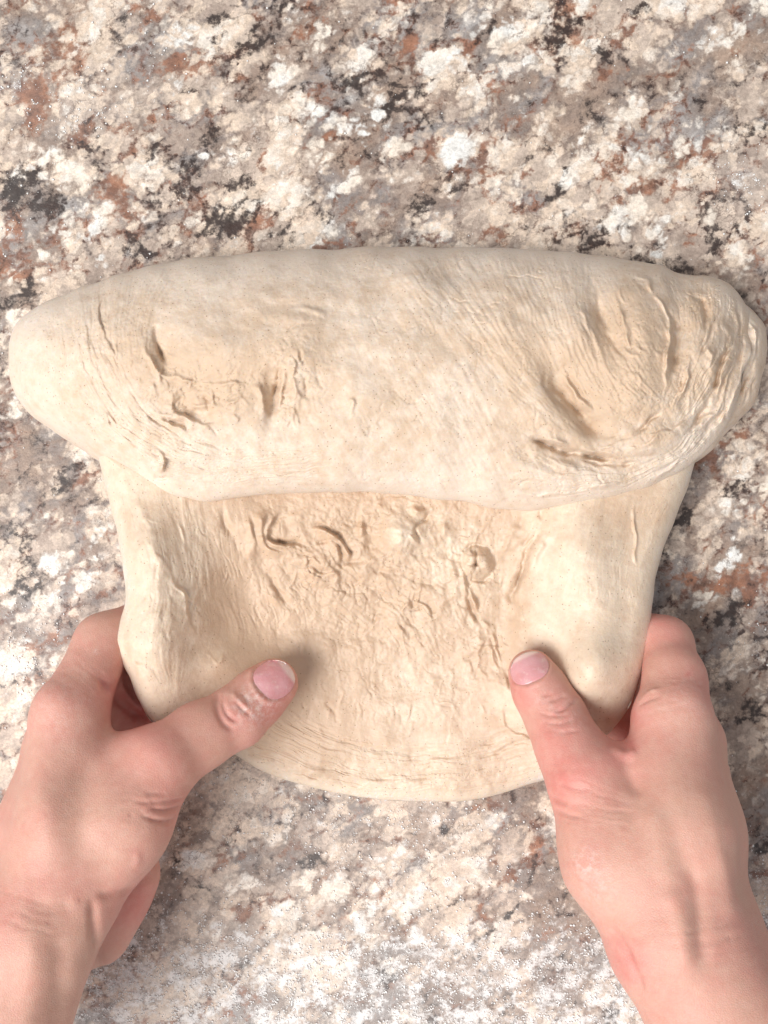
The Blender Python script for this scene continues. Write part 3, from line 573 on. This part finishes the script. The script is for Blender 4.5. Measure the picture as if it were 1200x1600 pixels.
# ------------------------------------------------------------------ hands: one smooth surface each
def surface_nets(Fd, org, h):
    nx, ny, nz = Fd.shape; S = Fd < 0
    c = np.zeros((nx-1, ny-1, nz-1), np.uint8)
    for a in (0, 1):
        for b in (0, 1):
            for d in (0, 1): c += S[a:nx-1+a, b:ny-1+b, d:nz-1+d]
    act = (c > 0) & (c < 8); ids = -np.ones(act.shape, np.int64); I = np.argwhere(act); ids[act] = np.arange(len(I))
    acc = np.zeros((len(I), 3)); cnt = np.zeros(len(I))
    cor = [(a, b, d) for a in (0, 1) for b in (0, 1) for d in (0, 1)]
    for p in cor:
        for ax in range(3):
            if p[ax]: continue
            q = list(p); q[ax] = 1
            f0 = Fd[I[:, 0]+p[0], I[:, 1]+p[1], I[:, 2]+p[2]]; f1 = Fd[I[:, 0]+q[0], I[:, 1]+q[1], I[:, 2]+q[2]]
            m = (f0 < 0) != (f1 < 0); t = np.where(m, f0 / np.where(m, f0 - f1, 1), 0)
            pos = np.tile(np.array(p, float), (len(I), 1)); pos[:, ax] = t; acc[m] += pos[m]; cnt[m] += 1
    V = (I + acc / cnt[:, None]) * h + org; Q = []
    for ax in range(3):
        o1, o2 = [(1, 2), (2, 0), (0, 1)][ax]
        sl0 = [slice(1, -1)] * 3; sl1 = [slice(1, -1)] * 3; sl0[ax] = slice(0, -1); sl1[ax] = slice(1, None)
        a = S[tuple(sl0)]; b = S[tuple(sl1)]; E = np.argwhere(a != b); inside = a[a != b]
        off = np.ones(3, int); off[ax] = 0; E = E + off
        def cell(d1, d2):
            e = E.copy(); e[:, o1] -= d1; e[:, o2] -= d2; return ids[e[:, 0], e[:, 1], e[:, 2]]
        q = np.stack([cell(1, 1), cell(0, 1), cell(0, 0), cell(1, 0)], 1)
        q = np.where(inside[:, None], q, q[:, ::-1]); Q.append(q)
    Q = np.vstack(Q); return V, Q[(Q >= 0).all(1)]

def hand_surface(prims, h=0.00085):
    """prims: chains of (px, py, z_mm, r_px) joined by tapered round segments, blended with radius k (mm)"""
    segs = []
    for chain, k in prims:
        pts = []
        for px, py, z, r in chain:
            x, y, zz = P(px, py, z); pts.append((float(x), float(y), float(zz), r * S0 * (CAMH - float(zz)) / CAMH))
        if len(pts) == 1: pts = pts * 2
        for a, b in zip(pts[:-1], pts[1:]): segs.append((a, b, k * 0.001))
    A = np.array([s[0] for s in segs] + [s[1] for s in segs]); lo = (A[:, :3] - A[:, 3:]).min(0) - 0.006; hi = (A[:, :3] + A[:, 3:]).max(0) + 0.006
    nn = np.ceil((hi - lo) / h).astype(int) + 1; D = np.full(nn, 0.03, np.float32)
    ax = [lo[i] + np.arange(nn[i]) * h for i in range(3)]
    for a, b, k in segs:
        rm = max(a[3], b[3]) + k + 0.004; sl = []
        for i in range(3):
            l0 = min(a[i], b[i]) - rm; l1 = max(a[i], b[i]) + rm
            sl.append(slice(max(0, int((l0 - lo[i]) / h)), min(nn[i], int((l1 - lo[i]) / h) + 2)))
        sl = tuple(sl)
        x = ax[0][sl[0]][:, None, None].astype(np.float32); y = ax[1][sl[1]][None, :, None].astype(np.float32); z = ax[2][sl[2]][None, None, :].astype(np.float32)
        ba = np.array(b[:3]) - np.array(a[:3]); L = (ba ** 2).sum() + 1e-12
        t = np.clip(((x - a[0]) * ba[0] + (y - a[1]) * ba[1] + (z - a[2]) * ba[2]) / L, 0, 1)
        d = np.sqrt((x - a[0] - t * ba[0]) ** 2 + (y - a[1] - t * ba[1]) ** 2 + (z - a[2] - t * ba[2]) ** 2) - (a[3] + (b[3] - a[3]) * t)
        o = D[sl]; hh = np.clip(0.5 + 0.5 * (o - d) / k, 0, 1)
        D[sl] = o * (1 - hh) + d * hh - k * hh * (1 - hh)
    for _ in range(2):   # soften the field a little
        for i in range(3):
            D = (np.roll(D, 1, i) + 2 * D + np.roll(D, -1, i)) * 0.25
    return surface_nets(D, lo, h)

def vnormals(V, Q):
    n = np.cross(V[Q[:, 2]] - V[Q[:, 0]], V[Q[:, 3]] - V[Q[:, 1]]); N = np.zeros(V.shape)
    for k in range(4):
        for i in range(3): N[:, i] += np.bincount(Q[:, k], n[:, i], len(V))
    return N / (np.linalg.norm(N, axis=1, keepdims=True) + 1e-12)

def build_hand(prims, lines, swells, reds, dusts, nail, root, folds=()):
    V, Q = hand_surface(prims); N = vnormals(V, Q)
    px, py = unP(V[:, 0], V[:, 1], V[:, 2]); up = sm(0.05, 0.4, N[:, 2])
    Hh = np.zeros(len(V))
    for pts, w_, a, kd in lines: stroke(Hh, px, py, pts, w_, a, kd)
    for x, y, rx, ry, an, a in swells: Hh += a * gau(px, py, x, y, rx, ry, an)
    Hh += 0.30 * fbm(px / 60, py / 60, 3, 5)
    for A_, B_, n_, a_ in folds: combed(Hh, px, py, A_, B_, n_, a_, 400 + n_, 0.8, 1.5)
    # nail bed: fold of skin round the nail
    nx, ny, na, wa, wb = nail
    c, s_ = math.cos(na), math.sin(na)
    b = (px - nx) * c + (py - ny) * s_; a_ = -(px - nx) * s_ + (py - ny) * c
    e = (np.abs(a_ / wa) ** 2.4 + np.abs(b / wb) ** 2.4) ** (1 / 2.4)
    Hh += up * (-0.45 * sm(1.04, 0.92, e) + 0.45 * np.exp(-((e - 1.16) / 0.12) ** 2) * sm(0.6, 0.0, b / wb) - 0.3 * np.exp(-((e - 1.02) / 0.05) ** 2))
    V = V + N * (Hh * up * 0.001)[:, None]
    red = np.zeros(len(V)) + 0.25
    for x, y, r, a in reds: red += a * gau(px, py, x, y, r)
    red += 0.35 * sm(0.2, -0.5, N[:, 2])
    du = np.zeros(len(V))
    for x, y, r, a in dusts: du += a * gau(px, py, x, y, r)
    ob = mesh_np('skin', V, Q, M_skin, None, dict(red=red, dust=np.clip(du, 0, 1))); reparent(ob, root)
    bv = BVHTree.FromPolygons([tuple(v) for v in V], [tuple(int(i) for i in q) for q in Q])
    cam_o = Vector((0, 0, CAMH))
    def hit(x, y):
        X_, Y_, Z_ = P(x, y, 0.0); d = (Vector((float(X_), float(Y_), 0)) - cam_o).normalized()
        r = bv.ray_cast(cam_o, d); return r[0], r[1]
    # nail plate, a thin curved shell with its own thickness
    K = 26; verts = []; tip = []
    c0, n0 = hit(nx, ny)
    al = Vector((c, -s_, 0)); al = (al - n0 * al.dot(n0)).normalized(); ac = n0.cross(al).normalized()
    sc1 = S0 * (CAMH - c0.z) / CAMH
    for i in range(K):
        for j in range(K):
            u = -1 + 2 * i / (K - 1); v = -1 + 2 * j / (K - 1)
            uu = u * math.sqrt(max(0, 1 - v * v / 2)); vv = v * math.sqrt(max(0, 1 - u * u / 2))   # square -> disc
            k2 = (abs(uu) ** 2 + abs(vv) ** 2) ** .5; g = k2 / ((abs(uu) ** 2.4 + abs(vv) ** 2.4) ** (1 / 2.4) + 1e-9)
            uu *= g; vv *= g
            p, nn_ = hit(nx + vv * wb * c - uu * wa * s_, ny + vv * wb * s_ + uu * wa * c)
            if p is None: p = Vector(verts[-1]) if verts else c0.copy()
            flat = c0 + ac * (-uu * wa * sc1) + al * (vv * wb * sc1) - n0 * (0.0026 * uu * uu + 0.0010 * vv * vv)
            p = flat * 0.55 + p * 0.45
            p = p + n0 * (0.0010 - 0.0006 * max(abs(uu), -vv) ** 3)
            verts.append(tuple(p)); tip.append(float(sm(0.58, 0.78, vv + 0.16 * (1 - uu * uu) - .1)))
    n_ = len(verts); verts += [tuple(Vector(v) - n0 * 0.0009) for v in verts]
    edge = [i * K for i in range(K)] + [(K - 1) * K + j for j in range(1, K)] + [i * K + K - 1 for i in range(K - 2, -1, -1)] + [j for j in range(K - 2, 0, -1)]
    Fs = [list(f) for f in gridF(K, K)] + [list(f) for f in gridF(K, K, n_, True)]
    Fs += [[edge[i], edge[(i+1) % len(edge)], edge[(i+1) % len(edge)] + n_, edge[i] + n_] for i in range(len(edge))]
    Fs = np.array(Fs)
    nl = mesh_np('thumbnail', verts, Fs, M_nail, None, dict(tip=tip + tip)); reparent(nl, root)
    import bmesh
    bm = bmesh.new(); bm.from_mesh(nl.data); bmesh.ops.recalc_face_normals(bm, faces=bm.faces); bm.to_mesh(nl.data); bm.free()
    return hit

# left hand
prL = [
 ([(-60,1760,88,118),(38,1490,78,104)], 10), ([(-60,1760,72,112),(10,1500,62,96)], 12),
 ([(60,1440,80,84),(104,1290,70,70),(108,1125,54,56)], 12),            # index metacarpal
 ([(20,1450,64,86),(70,1290,54,62),(92,1165,42,50)], 12),              # middle metacarpal
 ([(30,1460,48,80),(72,1310,36,58),(92,1200,28,46)], 12),
 ([(60,1440,40,70),(100,1320,26,52),(110,1235,20,42)], 12),
 ([(130,1390,74,64),(190,1290,68,66),(246,1196,60,58)], 12),           # thumb metacarpal
 ([(246,1196,58,58),(312,1150,48,49),(370,1120,40,47)], 6), ([(370,1120,40,47),(402,1090,34,43),(427,1068,31,39)], 4),
 ([(120,1250,57,56),(198,1208,53,49)], 13),                             # web
 ([(200,1365,46,48),(150,1450,48,58)], 9), ([(150,1300,40,60),(170,1380,40,56)], 12),
 ([(108,1122,53,54),(162,1004,32,42),(240,962,20,33),(310,958,15,29)], 6),
 ([(94,1165,41,48),(170,1050,22,38),(260,1012,14,32),(345,1010,12,29)], 6),
 ([(95,1200,28,44),(180,1090,15,36),(260,1060,12,31),(330,1058,11,28)], 6),
 ([(110,1235,20,40),(190,1130,12,32),(250,1104,10,28),(300,1100,9,25)], 6)]
lnL = [
 ([(345,1075),(338,1100),(350,1130),(372,1142)], 5, -1.0, 'line'), ([(352,1082),(348,1100),(360,1122),(380,1128)], 3, -0.9, 'line'),
 ([(362,1078),(372,1096),(392,1108)], 3, 0.7, 'line'), ([(366,1090),(378,1108),(396,1120)], 2.6, -0.7, 'line'), ([(376,1080),(390,1098)], 2.5, -0.6, 'line'),
 ([(228,1262),(262,1266),(300,1254)], 3, -1.1, 'line'), ([(215,1272),(255,1284),(292,1274)], 3, -1.0, 'line'), ([(205,1252),(250,1254),(298,1244)], 3, -0.6, 'line'),
 ([(225,1240),(262,1240)], 2.6, -0.5, 'line'), ([(150,1048),(172,1082),(202,1110),(236,1130)], 7, -1.8, 'line'), ([(178,1050),(196,1084),(222,1112)], 6, 1.2, 'line'),
 ([(146,1396),(146,1440),(152,1490),(160,1530)], 8, -1.3, 'line'), ([(248,1356),(215,1384),(176,1398),(146,1402)], 7, -1.1, 'line'),
 ([(95,1350),(70,1280),(60,1220),(66,1130)], 24, 0.9, 'line'), ([(120,1370),(132,1260),(140,1170)], 24, -1.2, 'line'), ([(40,1400),(80,1420),(120,1410)], 18, -0.8, 'line'),
 ([(210,1330),(216,1345),(208,1358)], 6, 0.4, 'line'), ([(90,1440),(96,1520),(92,1600),(88,1700)], 18, -1.2, 'line'), ([(50,1430),(50,1520),(40,1600),(30,1700)], 20, 1.0, 'line')]
swL = [(75,1085,34,30,0,1.4), (160,1340,40,60,20,-1.8), (112,1255,30,60,0,-1.2), (195,1235,70,30,-30,-0.5)]
rdL = [(435,1105,34,.45),(430,1050,26,.25),(372,1120,32,.25),(250,1190,60,.18),(75,1085,46,.22),(190,1080,45,.45),(225,1115,36,.6),(214,1340,14,.3),(225,1420,48,.5),(130,1250,60,-.18),(90,1520,90,-.25),(190,1320,60,-.1),(20,1420,60,.15),(290,1270,40,.2)]
lh = empty('hand', (-0.13, -0.16, 0.0), 'left hand gripping the left edge of the dough, thumb pointing to the right', 'hand', 'hands stretching the dough')
hitL = build_hand(prL, lnL, swL, rdL, [(400,1100,30,.45),(428,1085,16,.35),(150,1018,4,.6),(380,1110,30,.15),(90,1100,60,.12)], (429, 1060, math.atan2(-0.62, 0.78), 31, 31), lh,
  [([(318,1085),(345,1115),(378,1150)], [(372,1048),(395,1078),(422,1108)], 12, 0.25), ([(190,1222),(250,1230),(310,1212)], [(186,1306),(240,1308),(285,1298)], 11, 0.40),
   ([(60,1060),(100,1080),(150,1110)], [(110,990),(150,1020),(190,1060)], 9, 0.25), ([(0,1380),(80,1400),(160,1390)], [(0,1450),(80,1470),(150,1460)], 8, 0.35)])

# right hand
prR = [
 ([(1215,1790,98,124),(1140,1620,90,112),(1078,1480,84,100)], 10), ([(1225,1790,80,116),(1100,1480,66,92)], 12),
 ([(1055,1480,84,92),(1058,1300,76,78),(1052,1128,56,58)], 12),        # index metacarpal
 ([(1085,1470,72,88),(1092,1300,58,60),(1078,1160,42,50)], 12),
 ([(1090,1460,56,84),(1098,1310,40,54),(1090,1210,28,44)], 12), ([(1060,1450,44,78),(1080,1330,28,52),(1080,1250,20,42)], 12),
 ([(1035,1440,84,84),(955,1350,76,66),(912,1215,64,54)], 12),           # thumb metacarpal
 ([(912,1215,64,54),(888,1165,56,48),(868,1120,48,46)], 6), ([(868,1120,48,46),(845,1080,43,42),(831,1052,39,37)], 4),
 ([(950,1230,62,48),(1010,1230,62,60)], 14), ([(960,1300,66,60),(1020,1350,74,80)], 14),
 ([(998,1445,58,50),(1045,1530,66,52)], 9), ([(960,1330,44,56),(1000,1400,44,56)], 12),
 ([(1050,1122,55,58),(1054,1060,44,44),(1040,1005,30,38),(965,978,18,32),(895,985,13,28)], 6),
 ([(1078,1160,41,48),(1050,1060,22,38),(950,1030,14,31),(870,1035,12,28)], 6),
 ([(1088,1210,28,44),(1040,1100,15,36),(950,1082,12,31),(880,1085,11,27)], 6),
 ([(1080,1250,20,40),(1020,1140,12,32),(960,1125,10,28),(905,1128,9,24)], 6)]
lnR = [
 ([(866,1114),(884,1106),(906,1088)], 3, -1.1, 'line'), ([(856,1098),(872,1090),(884,1084)], 2.6, -0.6, 'line'), ([(838,1110),(860,1118),(886,1116)], 2.6, -0.5, 'line'),
 ([(850,1130),(876,1130),(900,1122)], 2.4, -0.45, 'line'), ([(845,1088),(862,1084)], 2.4, -0.5, 'line'), ([(850,1140),(880,1144),(910,1140)], 2.4, -0.35, 'line'),
 ([(852,1236),(868,1250),(890,1256)], 4, -1.4, 'line'), ([(862,1262),(884,1272),(910,1278)], 3, -1.0, 'line'), ([(870,1220),(895,1232),(925,1235)], 3, -0.5, 'line'),
 ([(992,1098),(1010,1084),(1034,1076)], 3, 0.8, 'line'), ([(990,1106),(1010,1094),(1036,1086)], 3, -0.6, 'line'),
 ([(984,1176),(980,1196),(988,1220),(1002,1250)], 11, -1.1, 'line'), ([(950,1165),(978,1180),(994,1170)], 6, 0.8, 'line'),
 ([(1000,1250),(1030,1310),(1050,1400)], 20, 0.8, 'line'), ([(1030,1240),(1060,1310),(1076,1400)], 18, -0.7, 'line'),
 ([(1072,1330),(1090,1390),(1098,1450),(1102,1540)], 15, -1.5, 'line'), ([(1112,1310),(1134,1380),(1146,1440)], 16, 1.2, 'line'), ([(1040,1380),(1062,1440),(1074,1540)], 16, 1.3, 'line'),
 ([(940,1436),(968,1470),(992,1520),(1010,1570)], 7, -1.6, 'line'), ([(1090,1220),(1110,1280),(1120,1340)], 16, 0.6, 'line')]
swR = [(1085,1080,30,40,-20,1.0), (985,1215,34,26,0,-1.2), (1130,1455,50,60,0,-2.0), (1000,1350,40,60,-20,0.8), (905,1330,24,60,-20,0.8)]
rdR = [(808,1085,30,.5),(830,1040,26,.2),(880,1100,30,.22),(880,1220,50,.5),(868,1150,40,.35),(1105,1080,34,.35),(1040,990,40,.3),(990,1120,30,.35),(965,1170,30,.4),(980,1500,36,.5),
       (1060,1300,80,-.2),(960,1400,70,-.05),(1140,1520,80,-.1),(1190,1500,50,.2),(1075,1055,5,.5),(985,1165,14,.5)]
rh = empty('hand', (0.10, -0.16, 0.0), 'right hand gripping the right edge of the dough, thumb pointing up over a smooth bulge', 'hand', 'hands stretching the dough')
hitR = build_hand(prR, lnR, swR, rdR, [(915,1345,22,.32),(885,1120,30,.15),(850,1090,24,.12),(930,1390,40,.15),(1060,1100,60,.1)], (826, 1043, math.atan2(-0.88, -0.42), 31, 25), rh,
  [([(828,1086),(858,1080),(892,1070)], [(842,1152),(880,1154),(920,1138)], 10, 0.45), ([(846,1180),(900,1186),(970,1220)], [(866,1300),(920,1300),(990,1320)], 13, 0.42),
   ([(990,1070),(1030,1060),(1090,1050)], [(990,1130),(1040,1120),(1110,1120)], 8, 0.30), ([(960,1440),(1060,1430),(1170,1420)], [(990,1520),(1080,1520),(1190,1500)], 7, 0.35)])

# ------------------------------------------------------------------ loose flour
rs = np.random.RandomState(4)
Ng = 70000
bxm = rs.uniform(-60, 1260, 900000); bym = rs.uniform(-60, 1660, 900000)
ii = np.clip(np.searchsorted(gx, bxm), 0, len(gx) - 1); jj = np.clip(np.searchsorted(gy, bym), 0, len(gy) - 1)
dens = np.clip(FLOUR[ii, jj], 0, 2) ** 1.5 * 1.25 * (0.25 + sm(-0.15, 0.45, fbm(bxm / 14, bym / 14, 3, 77))) ** 2 + 0.001
keep = rs.rand(len(bxm)) < dens * 0.65
bxm = bxm[keep][:Ng]; bym = bym[keep][:Ng]; Ng = len(bxm)
rad = 0.00014 + 0.00050 * rs.rand(Ng) ** 4
octv = np.array([(1,0,0),(0,1,0),(-1,0,0),(0,-1,0),(0,0,0.9),(0,0,-0.4)], float); octf = np.array([(0,1,4),(1,2,4),(2,3,4),(3,0,4),(1,0,5),(2,1,5),(3,2,5),(0,3,5)])
an = rs.rand(Ng) * 6.28; ca, sa = np.cos(an), np.sin(an)
vv = np.repeat(octv[None], Ng, 0) * rad[:, None, None] * (0.7 + 0.6 * rs.rand(Ng, 6, 1))
x0, y0, _ = P(bxm, bym, 0 * bxm)
VX = vv[..., 0] * ca[:, None] - vv[..., 1] * sa[:, None] + x0[:, None]; VY = vv[..., 0] * sa[:, None] + vv[..., 1] * ca[:, None] + y0[:, None]
V = np.stack([VX, VY, vv[..., 2] + (rad * 0.3)[:, None]], -1).reshape(-1, 3)
F = (octf[None] + (np.arange(Ng) * 6)[:, None, None]).reshape(-1, 3)
fo = mesh_np('loose_flour', V, F, M_flour); fo['kind'] = 'stuff'; fo['label'] = 'white flour dusted over the speckled countertop'; fo['category'] = 'flour'
